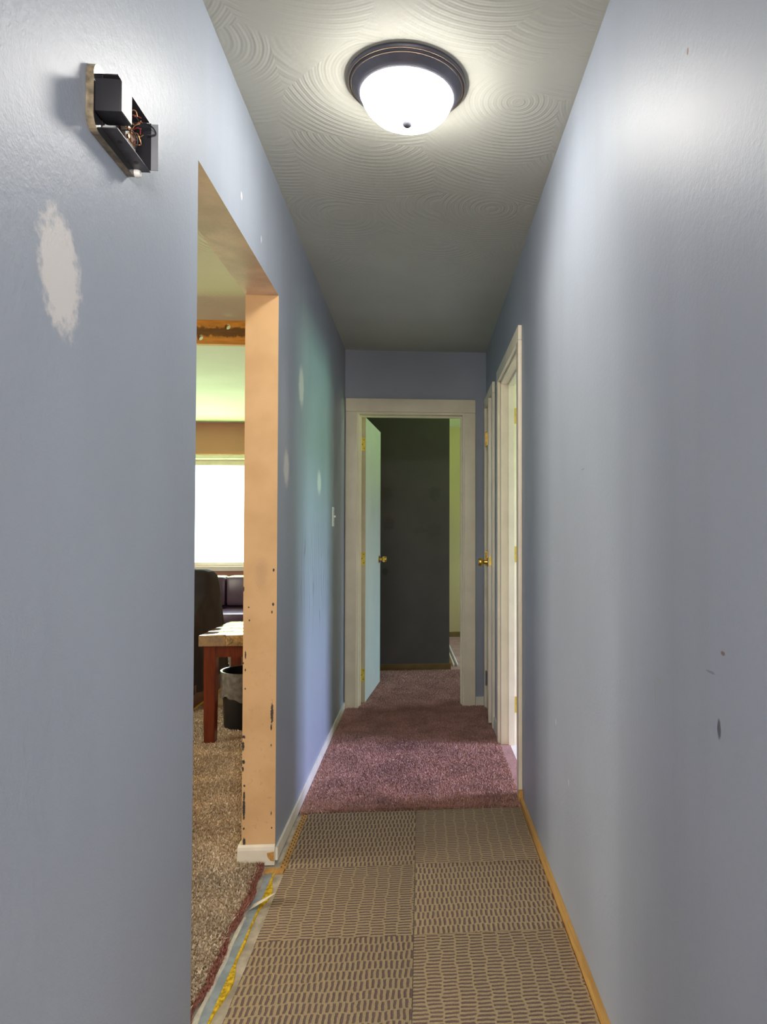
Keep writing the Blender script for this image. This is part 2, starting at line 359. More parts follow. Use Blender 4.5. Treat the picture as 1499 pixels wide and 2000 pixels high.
# bedroom beyond the end door
YD, YO = 6.107, 8.12
tag(boxes('wall_bedroom_front', [((-.84, YD, -.012), (.243, YO+.1, H))], [M['charcoal'], M['olive'], M['tan_wall']], pick=lambda c, n: 0 if n.y < -.5 else (2 if n.x < -.5 else 1)), 'charcoal grey wall facing the doorway at the hall end', 'wall', kind=S)
tag(boxes('wall_bedroom_left', [((-.84, D+WT, -.012), (-.74, YD, H))], [M['charcoal'], M['tan_wall']], pick=lambda c, n: 1 if n.x < -.5 else 0), 'dark bedroom wall behind the open door', 'wall', kind=S)
tag(boxes('wall_bedroom_back', [((.243, YO, -.012), (3.1, YO+.1, H))], M['olive']), 'pale olive far bedroom wall right of the charcoal wall', 'wall', kind=S)
def holed(name, x0, x1, y0, y1, wy0, wy1, wz0, wz1, mat, label):   # wall along Y with a window hole
    return tag(boxes(name, [((x0, y0, -.012), (x1, wy0, H)), ((x0, wy1, -.012), (x1, y1, H)), ((x0, wy0, -.012), (x1, wy1, wz0)), ((x0, wy0, wz1), (x1, wy1, H))], mat), label, 'wall', kind=S)
holed('wall_bedroom_right', 3.0, 3.1, D, YO, 5.3, 7.3, .85, 2.05, M['olive'], 'bedroom wall with the window, out of view')
holed('wall_bathroom_right', 3.0, 3.1, 2.2, D, 2.75, 3.98, 1.0, 2.1, M['olive'], 'side room wall with the window, out of view')
tag(boxes('wall_bathroom_far', [((XR+WT, 4.06, -.012), (3.0, 4.16, H))], M['olive']), 'side room wall beyond the first doorway', 'wall', kind=S)
tag(boxes('wall_bathroom_near', [((XR+WT, 2.2, -.012), (3.0, 2.3, H))], M['olive']), 'side room wall before the first doorway', 'wall', kind=S)
# living room
YF = 8.038; WX0, WX1, WZ0, WZ1 = -4.25, -1.5, .83, 2.06
tag(boxes('wall_living_back', [((-4.7, YF, -.012), (WX0, YF+.12, H)), ((WX1, YF, -.012), (JX-.2, YF+.12, H)), ((WX0, YF, -.012), (WX1, YF+.12, WZ0)), ((WX0, YF, WZ1), (WX1, YF+.12, H))], M['tan_wall']),
    'tan living room wall around the bright window', 'wall', kind=S)
tag(boxes('wall_living_right', [((JX-.2, D+WT, -.012), (JX-.12, YF, H))], M['tan_wall']), 'tan living room wall behind the hallway', 'wall', kind=S) if False else None
holed('wall_living_left', -4.7, -4.6, -.1, YF, 1.8, 3.4, .85, 2.15, M['tan_wall'], 'tan living room side wall')
tag(boxes('wall_living_near', [((-4.6, -.2, -.012), (JX, -.1, H))], M['tan_wall']), 'tan living room wall on the near side', 'wall', kind=S)
# entry room behind the camera
tag(boxes('wall_entry_left', [((-2.6, -.7, -.012), (XL, -.6, H)), ((-2.6, -3.5, -.012), (-2.5, -.7, H))], M['tan_wall']), 'entry room wall left behind the camera', 'wall', kind=S)
tag(boxes('wall_entry_right', [((XR, -.7, -.012), (2.6, -.6, H)), ((2.5, -3.5, -.012), (2.6, -.7, H))], M['tan_wall']), 'entry room wall right behind the camera', 'wall', kind=S)
tag(boxes('wall_entry_back', [((-2.6, -3.6, -.012), (-1.95, -3.5, H)), ((-.75, -3.6, -.012), (.75, -3.5, H)), ((1.95, -3.6, -.012), (2.6, -3.5, H))]+[q for x in (-1.35, 1.35) for q in (((x-.6, -3.6, -.012), (x+.6, -3.5, .75)), ((x-.6, -3.6, 2.25), (x+.6, -3.5, H)))], M['tan_wall']), 'entry room wall with two added windows behind the camera', 'wall', kind=S)
# ------------------------------------------------------------------ windows
def window(name, label, ax, a0, a1, z0, z1, p, d):
    """ax 'x': wall runs along X at depth y=p; ax 'y': wall runs along Y at x=p; d = depth direction outwards"""
    w = empty(name, ((a0+a1)/2, p, z0) if ax == 'x' else (p, (a0+a1)/2, z0)); tag(w, label, 'window', kind=S)
    hw = (a1-a0)/2; hh = z1-z0
    def B(nm, u0, u1, v0, v1, q0, q1, m, par):
        q0, q1 = sorted((q0*d, q1*d))
        return box(nm, (u0, q0, v0) if ax == 'x' else (q0, u0, v0), (u1, q1, v1) if ax == 'x' else (q1, u1, v1), m, par)
    t = .045
    for u0, u1, v0, v1 in ((-hw, -hw+t, 0, hh), (hw-t, hw, 0, hh), (-hw+t, hw-t, 0, t), (-hw+t, hw-t, hh-t, hh), (-t/2, t/2, t, hh-t)):
        B('frame_bar', u0, u1, v0, v1, .03, .08, M['white'], w)
    for u0, u1 in ((-hw+t, -t/2), (t/2, hw-t)): B('pane', u0, u1, t, hh-t, .05, .056, M['glass'], w)
    B('sill', -hw-.05, hw+.05, -.05, -.002, -.04, .0, M['white'], w)
    return w
window('window_1', 'bright white framed living room window above the purple sofa', 'x', WX0, WX1, WZ0, WZ1, YF, 1)
window('window_2', 'bedroom window lighting the green door', 'y', 5.3, 7.3, .85, 2.05, 3.0, 1)
window('window_3', 'small window of the side room', 'y', 2.75, 3.98, 1.0, 2.1, 3.0, 1)
window('fill_window_4', 'added left window behind the camera, for fill on the right wall', 'x', -1.95, -.75, .75, 2.25, -3.5, -1)  # added unseen opening for the left rear fill lamp
window('fill_window_5', 'added right window behind the camera, for fill on the left wall', 'x', .75, 1.95, .75, 2.25, -3.5, -1)  # added unseen opening for the right rear fill lamp
window('fill_window_6', 'added living room side window for fill, out of view on the left', 'y', 1.8, 3.4, .85, 2.15, -4.6, -1)  # added unseen opening for the living room fill lamp
tr = tag(box('trim_4', (WX0-.1, YF-.02, 2.085), (WX1+.1, YF-.002, 2.125), M['tan_wall']), 'tan trim board above the living room window', 'trim', kind=S)
bl = empty('roller_blind', ((WX0+WX1)/2, YF-.045, 2.045)); tag(bl, 'rolled up white blind across the top of the bright window', 'blind')
bm = bmesh.new(); cyl_bm(bm, (0, 0, 0), (1, 0, .008), .026, .026, 2.7, 20); finish('roll', bm, M['white'], bl, True)
box('shade_hem', (-1.33, .012, -.085), (1.33, .022, -.01), M['bright_cream'], bl)
# ------------------------------------------------------------------ floor coverings
def ribbon(name, rows, z0, z1, mat, parent=None):
    """strip along Y: rows of (y, x_left, x_right)"""
    bm = bmesh.new(); L = []
    for y, a, b in rows: L.append([bm.verts.new(p) for p in ((a, y, z0), (b, y, z0), (b, y, z1), (a, y, z1))])
    for p, q in zip(L, L[1:]):
        for i in range(4): bm.faces.new((p[i], p[(i+1) % 4], q[(i+1) % 4], q[i]))
    bm.faces.new(L[0]); bm.faces.new(L[-1][::-1])
    return finish(name, bm, mat, parent)
hc = tag(boxes('hall_carpet', [((XL+.010, 3.03, -.012), (XR-.002, D, .004)), ((E1+.0205, D, -.012), (E2-.0205, D+WT, .004)), ((-.74, D+WT, -.012), (3.0, YD, .004)), ((.243, YD, -.012), (3.0, YO, .004)), ((XR-.002, B1+.0205, -.012), (XR+.05, B2-.0205, .004)), ((XR-.002, C1+.02, -.012), (XR+.10, C2-.02, .004))], M['mauve']),
    'mauve pile carpet running from the hall into the dark room', 'carpet', kind=S)
rows = [(y, -4.6, -.56+.008*math.sin(y*9)) for y in np.linspace(OY1, OY2, 14)]
lc = tag(boxes('living_carpet', [((-4.6, -.1, -.012), (JX, OY1, .003)), ((-4.6, OY1, -.012), (-.560, OY2, .003)), ((-4.6, OY2, -.012), (JX, 4.9, .003)), ((-4.6, 4.9, -.012), (JX-.2, YF, .003))], M['beige']),
    'beige frieze carpet of the living room past the left opening', 'carpet', kind=S)
tag(boxes('side_room_floor', [((XR+.05, 2.3, -.012), (3.0, 4.06, .0))], M['bright_cream']), 'pale vinyl floor of the side room', 'floor', kind=S)
ec = tag(boxes('entry_carpet', [((-2.5, -3.5, -.012), (2.5, -.6, .0))], M['beige']), 'beige carpet of the entry room behind the camera', 'carpet', kind=S)
def pile(name, n, region, z, h, lean, mat, parent, w=.0022):
    xs = rng.uniform(region[0], region[1], n); ys = rng.uniform(region[2], region[3], n)
    return pile_at(name, xs, ys, z, h, lean, mat, parent, w)
def pile_at(name, xs, ys, z, h, lean, mat, parent, w=.0022):
    n = len(xs); an = rng.uniform(0, 2*math.pi, n); lx = rng.normal(0, lean, n); ly = rng.normal(0, lean, n); hh = h*rng.uniform(.7, 1.25, n)
    dx, dy = np.cos(an)*w, np.sin(an)*w
    V = np.zeros((n, 5, 3))
    V[:, 0] = np.c_[xs-dx, ys-dy, np.full(n, z)]; V[:, 1] = np.c_[xs+dx, ys+dy, np.full(n, z)]
    V[:, 2] = np.c_[xs+dx*.8+lx*.5, ys+dy*.8+ly*.5, z+hh*.7]; V[:, 3] = np.c_[xs-dx*.8+lx*.5, ys-dy*.8+ly*.5, z+hh*.7]
    V[:, 4] = np.c_[xs+lx, ys+ly, z+hh]
    me = bpy.data.meshes.new(name); me.vertices.add(n*5); me.vertices.foreach_set('co', V.reshape(-1))
    b = (np.arange(n)*5)[:, None]
    loops = np.concatenate([b+np.array([[0, 1, 2, 3]]), b+np.array([[3, 2, 4]])], 1).reshape(-1)
    me.loops.add(len(loops)); me.loops.foreach_set('vertex_index', loops.astype(np.int32))
    st = np.zeros((n, 2), np.int32); st[:, 0] = np.arange(n)*7; st[:, 1] = st[:, 0]+4
    me.polygons.add(n*2); me.polygons.foreach_set('loop_start', st.reshape(-1))
    me.update(calc_edges=True); me.validate(); me.materials.append(mat)
    o = bpy.data.objects.new(name, me); COL.objects.link(o); o.parent = parent; o['kind'] = 'stuff'; return o
pile('pile', 90000, (XL+.015, XR-.006, 3.025, 4.785), .003, .010, .004, M['mauve_pile'], hc)
pile('sill_pile', 5000, (E1+.03, E2-.03, 4.785, D+.12), .003, .010, .004, M['mauve_pile'], hc)
pile('far_pile', 80000, (-.36, 1.2, D+.12, 6.09), .003, .010, .004, M['mauve_pile'], hc)
n = 3500; pile_at('edge_tufts', rng.uniform(XL+.03, XR-.012, n), 3.03-np.abs(rng.normal(0, .005, n)), -.004, .013, .006, M['mauve_pile'], hc)
pile('pile', 95000, (-1.75, -.60, 1.4, 4.9), .002, .010, .005, M['beige_pile'], lc, .0026) if False else None
xs = rng.uniform(-1.75, -.562, 130000); ys = rng.uniform(1.45, 4.95, 130000)
keep = (xs < JX-.005) | ((ys > OY1+.005) & (ys < OY2-.02)); pile_at('pile', xs[keep], ys[keep], .002, .010, .005, M['beige_pile'], lc, .0026)
n = 4200; ys = rng.uniform(OY1+.01, OY2-.03, n); edge = -.548+.006*np.sin(ys*17)+.004*np.sin(ys*41)
xs = edge-np.abs(rng.normal(0, .010, n)); k2 = rng.random(n) < (.45+.5*np.clip(np.sin(ys*5.2+1.2), 0, 1)); pile_at('frayed_edge', xs[k2], ys[k2], -.006, .016, .006, M['red_pile'], lc, .002)
# carpet tiles laid in the near hallway
XS = -.0205; TW = .4535
rowsY = [(2.5255, 3.024), (2.080, 2.5250), (1.6345, 2.0795), (1.189, 1.634), (.7435, 1.1885), (.298, .743), (-.1475, .2975), (-.593, -.148)]
for ri, (y0, y1) in enumerate(rowsY):
    for ci in (0, 1):
        x0, x1 = ((XS-TW, XS-.0006), (XS+.0006, XR-.0155))[ci]
        cx, cy = (x0+x1)/2, (y0+y1)/2; hx, hy = (x1-x0)/2, (y1-y0)/2-.0005
        B = (ri+ci) % 2 == 1
        if B: hx, hy = hy, hx
        bm = bmesh.new(); box_bm(bm, (-hx, -hy, -.005), (hx, hy, .005), .0022, 2)
        t = finish('carpet_tile', bm, M['tile'], FLOOR, True, loc=(cx+random.uniform(-.0006, .0006), cy, -.007+random.uniform(0, .0008)), rot=(0, 0, (R(90) if B else 0)+R(random.uniform(-.15, .15))))
# strips in the opening: tape, foam, tack strip, torn backing
ys = np.linspace(OY1-.06, 2.53, 26)
def wob(y, a, b): return a*math.sin(y*21+b)+a*.7*math.sin(y*47+b*2)
ys2 = np.linspace(OY1+.004, 2.535, 30)
tag(ribbon('floor_tape', [(y, -.538+wob(y, .0025, 1), -.509+wob(y, .0015, 3)) for y in ys2], -.0115, -.0085, M['tape']), 'grey cloth tape along the carpet edge in the opening', 'tape')
tag(ribbon('carpet_padding', [(y, -.512+.0*y, -.5065+.017*max(0, math.sin(y*13.5+1.1))**2+wob(y, .0012, 2)) for y in ys2], -.0118, -.006, M['pad']), 'torn yellow foam padding beside the grey tape', 'padding')
tag(ribbon('carpet_backing_strip', [(y, -.546+wob(y, .002, 5), -.535+.006*max(0, math.sin(y*6-1.0))+wob(y, .0015, 4)) for y in np.linspace(OY1+.004, 2.22, 26)], -.0115, -.004, M['paper']), 'white torn backing strip at the beige carpet edge', 'strip')
bm = bmesh.new()
P = [(-.536, 2.265, -.006), (-.490, 2.275, .016), (-.462, 2.300, .026), (-.476, 2.322, .012), (-.530, 2.300, -.006)]
vs = [bm.verts.new(p) for p in P]; ws = [bm.verts.new((p[0], p[1], p[2]+.0012)) for p in P]
bm.faces.new(vs); bm.faces.new(ws[::-1])
for i in range(5): bm.faces.new((vs[i], vs[(i+1) % 5], ws[(i+1) % 5], ws[i]))
tag(finish('tape_flap', bm, M['paper']), 'curled white flap of tape sticking up from the floor strip', 'tape')
ts = empty('tack_strip', (-.487, 2.78, -.012)); tag(ts, 'narrow wooden tack strip with nails between tiles and left baseboard', 'tack strip')
box('strip', (-.0115, -.25, 0), (.0115, .235, .006), M['raw_wood'], ts)
bmn = bmesh.new(); cyl_bm(bmn, (0, 0, 0), (0, 0, 1), .0022, .0012, .004, 8); nm = bpy.data.meshes.new('nail'); bmn.to_mesh(nm); bmn.free(); nm.materials.append(M['chairwood'])
for i in range(18):
    for s in (-1, 1):
        o = bpy.data.objects.new('nail', nm); COL.objects.link(o); o.parent = ts; o.location = (s*.005, -.235+i*.0268+(.012 if s > 0 else 0), .008)
tag(box('wood_splinter', (-.545, 2.505, -.012), (-.478, 2.535, -.002), M['raw_wood'], bev=.002), 'broken bit of orange wood at the foot of the peach jamb', 'wood scrap')
# ------------------------------------------------------------------ baseboards
bl_ = tag(box('baseboard_left', (XL+.0005, OY2+.0, .004), (XL+.009, D-.02, .05), M['bright_cream']), 'cream baseboard along the left blue wall', 'baseboard', kind=S)
tag(box('baseboard_right', (XR-.0145, -.6, -.012), (XR-.0005, B1-.058, .022), M['raw_wood']), 'bare orange wood strip along the right wall', 'baseboard', kind=S)
rows = []
bm = bmesh.new(); prof = [(-.012, -.008), (-.012, .045), (-.009, .056), (0, .062), (0, -.008)]
def cap(name, x0, x1, parent=None):
    bm = bmesh.new(); A = [bm.verts.new((x0, OY2-.0005+p[0], p[1])) for p in prof]; Bv = [bm.verts.new((x1, OY2-.0005+p[0], p[1])) for p in prof]
    for i in range(5): bm.faces.new((A[i], A[(i+1) % 5], Bv[(i+1) % 5], Bv[i]))
    bm.faces.new(A); bm.faces.new(Bv[::-1]); return finish(name, bm, M['bright_cream'], parent)
jb = tag(cap('baseboard_jamb', JX-.012, XL+.0), 'short cream baseboard capping the foot of the peach jamb', 'baseboard', kind=S)
bm = bmesh.new(); vs = [bm.verts.new((x, OY2-.0135, z)) for x, z in ((-.548, .036), (-.523, .040), (-.523, .006), (-.535, .008), (-.546, .022))]
f = bm.faces.new(vs); r_ = bmesh.ops.extrude_face_region(bm, geom=[f]); bmesh.ops.translate(bm, vec=(0, .0012, 0), verts=[v for v in r_['geom'] if isinstance(v, bmesh.types.BMVert)])
o = finish('bare_wood_chip', bm, M['raw_wood'], jb)
tag(box('baseboard_living', (JX-.012, OY2, -.004), (JX-.0005, D, .06), M['bright_cream']), 'cream baseboard behind the jamb in the living room', 'baseboard', kind=S)
tag(box('baseboard_end', (E2+.071, D-.012, -.004), (XR-.0005, D-.0005, .067), M['bright_cream']), 'short cream baseboard right of the end door frame', 'baseboard', kind=S)
tag(box('baseboard_hall', (XR-.012, B2+.06, -.004), (XR-.0005, C1-.058, .08), M['bright_cream']), 'short cream baseboard between the two right doorways', 'baseboard', kind=S)
tag(box('baseboard_dark', (-.73, YD-.014, -.004), (.256, YD-.0005, .062), M['brown_base'], bev=.003), 'brown baseboard under the charcoal wall', 'baseboard', kind=S)
tag(box('baseboard_bedroom', (.26, YO-.012, -.004), (2.99, YO-.0005, .06), M['brown_base']), 'brown baseboard under the far olive wall', 'baseboard', kind=S)
tag(box('baseboard_scrap', (XR-.022, B1-.0755, .0), (XR-.0005, B1-.0585, .055), M['raw_wood'], bev=.002), 'raw orange baseboard end against the first right door frame', 'baseboard', kind=S)
# ------------------------------------------------------------------ door frames
def casing_bar(name, lo, hi, parent, m=None): return box(name, lo, hi, m or M['cream'], parent, bev=.004)
# end doorway (origin at the floor in the middle of the opening)
t1 = empty('trim_1', ((E1+E2)/2, D, 0)); tag(t1, 'cream door frame around the doorway at the hall end', 'door frame', kind=S)
hw = (E2-E1)/2; J = .019
casing_bar('casing', (-hw-.069, -.016, -.004), (-hw+.006, -.0005, EZ-.0065), t1)
casing_bar('casing', (hw-.006, -.016, -.004), (hw+.069, -.0005, EZ-.0065), t1)
casing_bar('casing', (-hw-.069, -.016, EZ-.006), (hw+.069, -.0005, EZ+.084), t1)
box('jamb', (-hw+.0005, .0, -.004), (-hw+J, WT, EZ-J), M['cream'], t1); box('jamb', (hw-J, .0, -.004), (hw-.0005, WT, EZ-J), M['cream'], t1)
box('jamb', (-hw+.0005, .0, EZ-J+.0005), (hw-.0005, WT, EZ-.0005), M['cream'], t1)
box('stop', (-hw+J+.0003, .045, -.004), (-hw+J+.012, .078, EZ-J-.013), M['cream'], t1); box('stop', (hw-J-.012, .045, -.004), (hw-J-.0003, .078, EZ-J-.013), M['cream'], t1)
box('stop', (-hw+J+.0003, .045, EZ-J-.0125), (hw-J-.0003, .078, EZ-J-.0005), M['cream'], t1)
def side_frame(name, label, y0, y1, z1, cw=.058):
    t = empty(name, (XR, (y0+y1)/2, 0)); tag(t, label, 'door frame', kind=S); h = (y1-y0)/2
    casing_bar('casing', (-.018, -h-cw+.0, -.004), (-.0005, -h+.004, z1-.0045), t); casing_bar('casing', (-.018, h-.004, -.004), (-.0005, h+cw, z1-.0045), t)
    casing_bar('casing', (-.018, -h-cw, z1-.004), (-.0005, h+cw, z1+cw+.004), t)
    box('jamb', (.0, -h+.0005, -.004), (WT, -h+J, z1-J), M['cream'], t); box('jamb', (.0, h-J, -.004), (WT, h-.0005, z1-J), M['cream'], t)
    box('jamb', (.0, -h+.0005, z1-J+.0005), (WT, h-.0005, z1-.0005), M['cream'], t)
    return t, h
t2, h2 = side_frame('trim_2', 'cream frame of the open doorway on the right wall', B1, B2, BZ)
for a, b, c, d in ((-h2+J+.0003, -h2+J+.011, -.004, BZ-J-.0125), (h2-J-.011, h2-J-.0003, -.004, BZ-J-.0125)): box('stop', (.042, a, c), (.075, b, d), M['cream'], t2)
box('stop', (.042, -h2+J+.0003, BZ-J-.012), (.075, h2-J-.0003, BZ-J-.0005), M['cream'], t2)
for z in (.18, 1.02, 1.80):
    hl = box('hinge', (.0775, h2-J-.003, z), (.112, h2-J-.0005, z+.089), M['brass_dull'], t2)
t3, h3 = side_frame('trim_3', 'cream frame of the narrow closet on the right wall', C1, C2, CZ)
# ------------------------------------------------------------------ doors
def hinge(parent, lo, hi, kn, mat, axis_z=.089, screws=None):
    h = box('hinge', lo, hi, mat, parent)
    bm = bmesh.new(); cyl_bm(bm, (kn[0], kn[1], (lo[2]+hi[2])/2), (0, 0, 1), .006, .006, axis_z, 14)
    for s in (-1, 1): cyl_bm(bm, (kn[0], kn[1], (lo[2]+hi[2])/2+s*(axis_z/2+.003)), (0, 0, 1), .0045, .0045, .006, 12)
    k = finish('hinge_pin', bm, mat, None, True)
    k.parent = h; k.location = tuple(-(a+b)/2 for a, b in zip(lo, hi))
    for p in (screws or []):
        bm = bmesh.new(); cyl_bm(bm, (0, 0, 0), (0, 1, 0), .0035, .0035, .001, 10)
        s = finish('screw', bm, M['dark'], h); s.location = [p[i]-(lo[i]+hi[i])/2 for i in range(3)]
    return h
KNOB = [(0, .062), (.016, .062), (.0245, .058), (.027, .048), (.0255, .038), (.019, .028), (.0125, .024), (.0125, .010), (.013, .006), (.024, .0055), (.029, .0035), (.030, 0), (0, 0)]
def knob(parent, loc, direction, mat):
    q = Vector((0, 0, 1)).rotation_difference(Vector(direction)).to_matrix().to_4x4()
    bm = bmesh.new(); lathe_bm(bm, KNOB[:9], q, 32); k = finish('knob', bm, mat, parent, True, loc=loc)
    bm = bmesh.new(); lathe_bm(bm, [(.0135, .0062)]+KNOB[9:], q, 32); finish('rosette', bm, mat, parent, True, loc=loc)
    return k
# door_1: end door, hinged left, open into the bedroom. local x along the door from the hinge, y = thickness
d1 = empty('door_1', (E1+J+.003, D+WT+.006, 0), R(90-5.0)); tag(d1, 'white slab door standing open into the dark room at the hall end', 'door', kind=S)
box('slab', (0, -.035, .012), (.705, 0, EZ-J-.004), [M['door'], M['door_edge']], d1, bev=.0015, pick=lambda c, n: 1 if n.x < -.5 else 0)
for z in (.158, .966, 1.765):
    h = box('hinge', (-.0022, -.033, z), (-.0002, -.001, z+.089), M['brass_dull'], d1)
    bm = bmesh.new(); cyl_bm(bm, (0, 0, 0), (0, 0, 1), .006, .006, .092, 14); kp = finish('hinge_pin', bm, M['brass_dull'], h, True, loc=(-.001, .022, 0))
    for yy, zz in ((-.006, .03), (.006, 0), (-.006, -.03)):
        bm = bmesh.new(); cyl_bm(bm, (0, 0, 0), (1, 0, 0), .0032, .0032, .001, 10); finish('screw', bm, M['dark'], h, loc=(-.0014, yy, zz))
knob(d1, (.640, -.035, .985), (0, -1, 0), M['brass']); knob(d1, (.640, 0, .985), (0, 1, 0), M['brass'])
# door_2: side room door swung open out of sight
d2 = empty('door_2', (XR+WT+.004, B2-J-.002, 0), R(2)); tag(d2, 'white door swung fully open inside the side room', 'door', kind=S)
box('slab', (0, .0, .012), (.745, .035, BZ-J-.004), M['door'], d2, bev=.0015)
knob(d2, (.68, 0, 1.0), (0, -1, 0), M['brass']); knob(d2, (.68, .035, 1.0), (0, 1, 0), M['brass'])
# door_3: closet door slightly ajar; local y runs from the hinge (0) towards the camera (-)
d3 = empty('door_3', (XR-.004, C2-J-.002, 0), -R(4.6)); tag(d3, 'narrow white closet door slightly ajar with brass knob', 'door', kind=S)
DW = C2-C1-2*J-.006
box('slab', (.004, -DW, .022), (.039, 0, CZ-J-.004), [M['cream'], M['cream']], d3, bev=.0015)
for z, mm in ((.165, M['steel']), (.975, M['brass']), (1.78, M['brass'])):
    h = box('hinge', (.0015, -.026, z), (.0038, -.002, z+.089), mm, d3)
    bm = bmesh.new(); cyl_bm(bm, (0, 0, 0), (0, 0, 1), .0065, .0065, .09, 14)
    for s in (-1, 1): cyl_bm(bm, (0, 0, s*.048), (0, 0, 1), .0045, .003, .007, 12)
    finish('hinge_pin', bm, mm, h, True, loc=(-.0075, .014, 0))
knob(d3, (.004, -DW+.055, 1.005), (-1, 0, 0), M['brass'])
box('latch_plate', (.0095, -DW-.0012, .985), (.0335, -DW-.0001, 1.04), M['brass_dull'], d3)
# white sliding track on the bedroom floor
tk = empty('closet_track', (.293, 6.80, .004), R(1.6)); tag(tk, 'white double floor track beside the charcoal wall corner', 'track')
for x in (-.022, .012): box('rail', (x, -.55, .0), (x+.007, .9, .022), M['white'], tk)
box('track_base', (-.026, -.55, -.003), (.022, .9, -.0002), M['white'], tk)
# ------------------------------------------------------------------ light switch
sw = empty('light_switch', (XL, 4.16, 1.28)); tag(sw, 'small ivory light switch on the left wall near the end door', 'light switch')
box('plate', (.0003, -.035, -.057), (.006, .035, .057), M['white'], sw, bev=.0025)
o = box('toggle', (.0062, -.004, -.004), (.018, .004, .007), M['white'], sw, bev=.0015)
for z in (-.03, .03):
    bm = bmesh.new(); cyl_bm(bm, (0, 0, 0), (1, 0, 0), .003, .003, .001, 10); finish('screw', bm, M['steel'], sw, loc=(.0066, 0, z))
# ------------------------------------------------------------------ ceiling lamp
LX, LY = -.0427, 1.9484
lp = empty('ceiling_lamp', (LX, LY, H)); tag(lp, 'round bronze flush ceiling lamp with glowing frosted glass bowl', 'ceiling lamp')
bm = bmesh.new(); lathe_bm(bm, [(.150, -.0005), (.1655, -.0005), (.1665, -.006), (.164, -.011), (.159, -.0125), (.1585, -.016), (.154, -.0185), (.150, -.024), (.142, -.034), (.136, -.040), (.131, -.042), (.129, -.040), (.129, -.030), (.150, -.0005)], seg=72)
finish('rim', bm, M['bronze'], lp, True)
for r, z in ((.1625, -.0122), (.1555, -.0185)):
    bm = bmesh.new(); lathe_bm(bm, [(r+.0012*math.cos(a), z+.0012*math.sin(a)) for a in np.linspace(0, 2*math.pi, 7)], seg=72); finish('ring', bm, M['bronze_ring'], lp, True)
bm = bmesh.new(); lathe_bm(bm, [(.128, -.034), (.1275, -.044), (.124, -.058), (.115, -.074), (.100, -.089), (.078, -.101), (.050, -.109), (.022, -.1125), (0, -.113)], seg=64)
finish('glass_bowl', bm, M['lamp_glass'], lp, True)
bm = bmesh.new(); lathe_bm(bm, [(0, -.1132), (.011, -.1135), (.0135, -.117), (.0115, -.122), (.006, -.1265), (0, -.1275)], seg=20); finish('finial', bm, M['bronze'], lp, True)
# ------------------------------------------------------------------ open door chime on the left wall
ch = empty('door_chime', (XL, 1.20, 1.855)); tag(ch, 'uncovered door chime with exposed wires high on the left wall', 'door chime')
def rr(w, h, r, n=6):
    P = []
    for cx, cy, a0 in ((w-r, h-r, 0), (-w+r, h-r, 90), (-w+r, -h+r, 180), (w-r, -h+r, 270)):
        for i in range(n+1): a = R(a0+90*i/n); P.append((cx+r*math.cos(a), cy+r*math.sin(a)))
    return P
bm = bmesh.new(); A = [bm.verts.new((.0005, y, z)) for y, z in rr(.086, .054, .022)]; Bv = [bm.verts.new((.0125, y, z)) for y, z in rr(.086, .054, .022)]; n_ = len(A)
for i in range(n_): bm.faces.new((A[i], A[(i+1) % n_], Bv[(i+1) % n_], Bv[i]))
bm.faces.new(A[::-1]); bm.faces.new(Bv)
finish('back_plate', bm, [M['chime_plate'], M['chime_face']], ch, pick=lambda c, n: 1 if n.x > .5 else 0)
box('box_panel', (.0127, -.058, .046), (.037, .072, .0475), M['chime_metal'], ch)
bp = box('box_panel', (.0127, -.058, -.0405), (.037, .078, -.039), M['chime_metal'], ch)
for y in (-.02, .045):
    bm = bmesh.new(); cyl_bm(bm, (0, 0, 0), (0, 0, 1), .004, .004, .0006, 14); finish('screw_hole', bm, M['dark'], bp, loc=(.0, y-.01, -.0012))
box('box_panel', (.0127, .0722, -.0388), (.0395, .0738, .0455), M['chime_inner'], ch)
box('end_tab', (.0397, .0722, -.0388), (.052, .0738, .044), M['chime_end'], ch)
box('inner_panel', (.0127, -.058, -.0388), (.0137, .0715, .0457), M['chime_inner'], ch)
tf = box('transformer', (.014, -.087, -.030), (.054, -.046, .022), M['chime_inner'], ch, bev=.003)
box('paper_label', (.0201, -.0185, -.0235), (.0206, .0185, .0235), M['chime_label'], tf)
tb = box('terminal_block', (.0138, .008, -.022), (.022, .05, .012), M['terminal'], ch, bev=.001)
for i, y in enumerate((-.014, -.002, .010)):
    for z in (-.006, .008):
        bm = bmesh.new(); cyl_bm(bm, (0, 0, 0), (1, 0, 0), .0035, .0035, .003, 12); finish('terminal_screw', bm, M['copper'], tb, loc=(.0055, y, z), smooth=True)
for i in range(14):
    y0 = random.uniform(-.035, .03); z0 = random.uniform(-.03, .02); p = (random.uniform(.018, .024), y0, z0)
    pts = [p]
    for j in range(4): p = (min(.040, max(.016, p[0]+random.uniform(-.006, .010))), min(.069, p[1]+random.uniform(-.004, .016)), min(.043, max(-.036, p[2]+random.uniform(-.014, .018)))); pts.append(p)
    tube('wire', pts, .0009, (M['redwire'], M['copper'], M['chime_inner'])[i % 3], ch)
tube('wire', [(.02, .03, .02), (.038, .05, .036), (.050, .066, .030), (.048, .070, .022), (.036, .064, .02)], .0012, M['chime_inner'], ch)
bm = bmesh.new(); lathe_bm(bm, [(0, .010), (.005, .0095), (.007, .006), (.007, 0), (0, 0)], Matrix.Rotation(R(90), 4, 'Y'), 20); finish('rubber_foot', bm, M['white'], ch, True, loc=(.0127, .072, -.046))
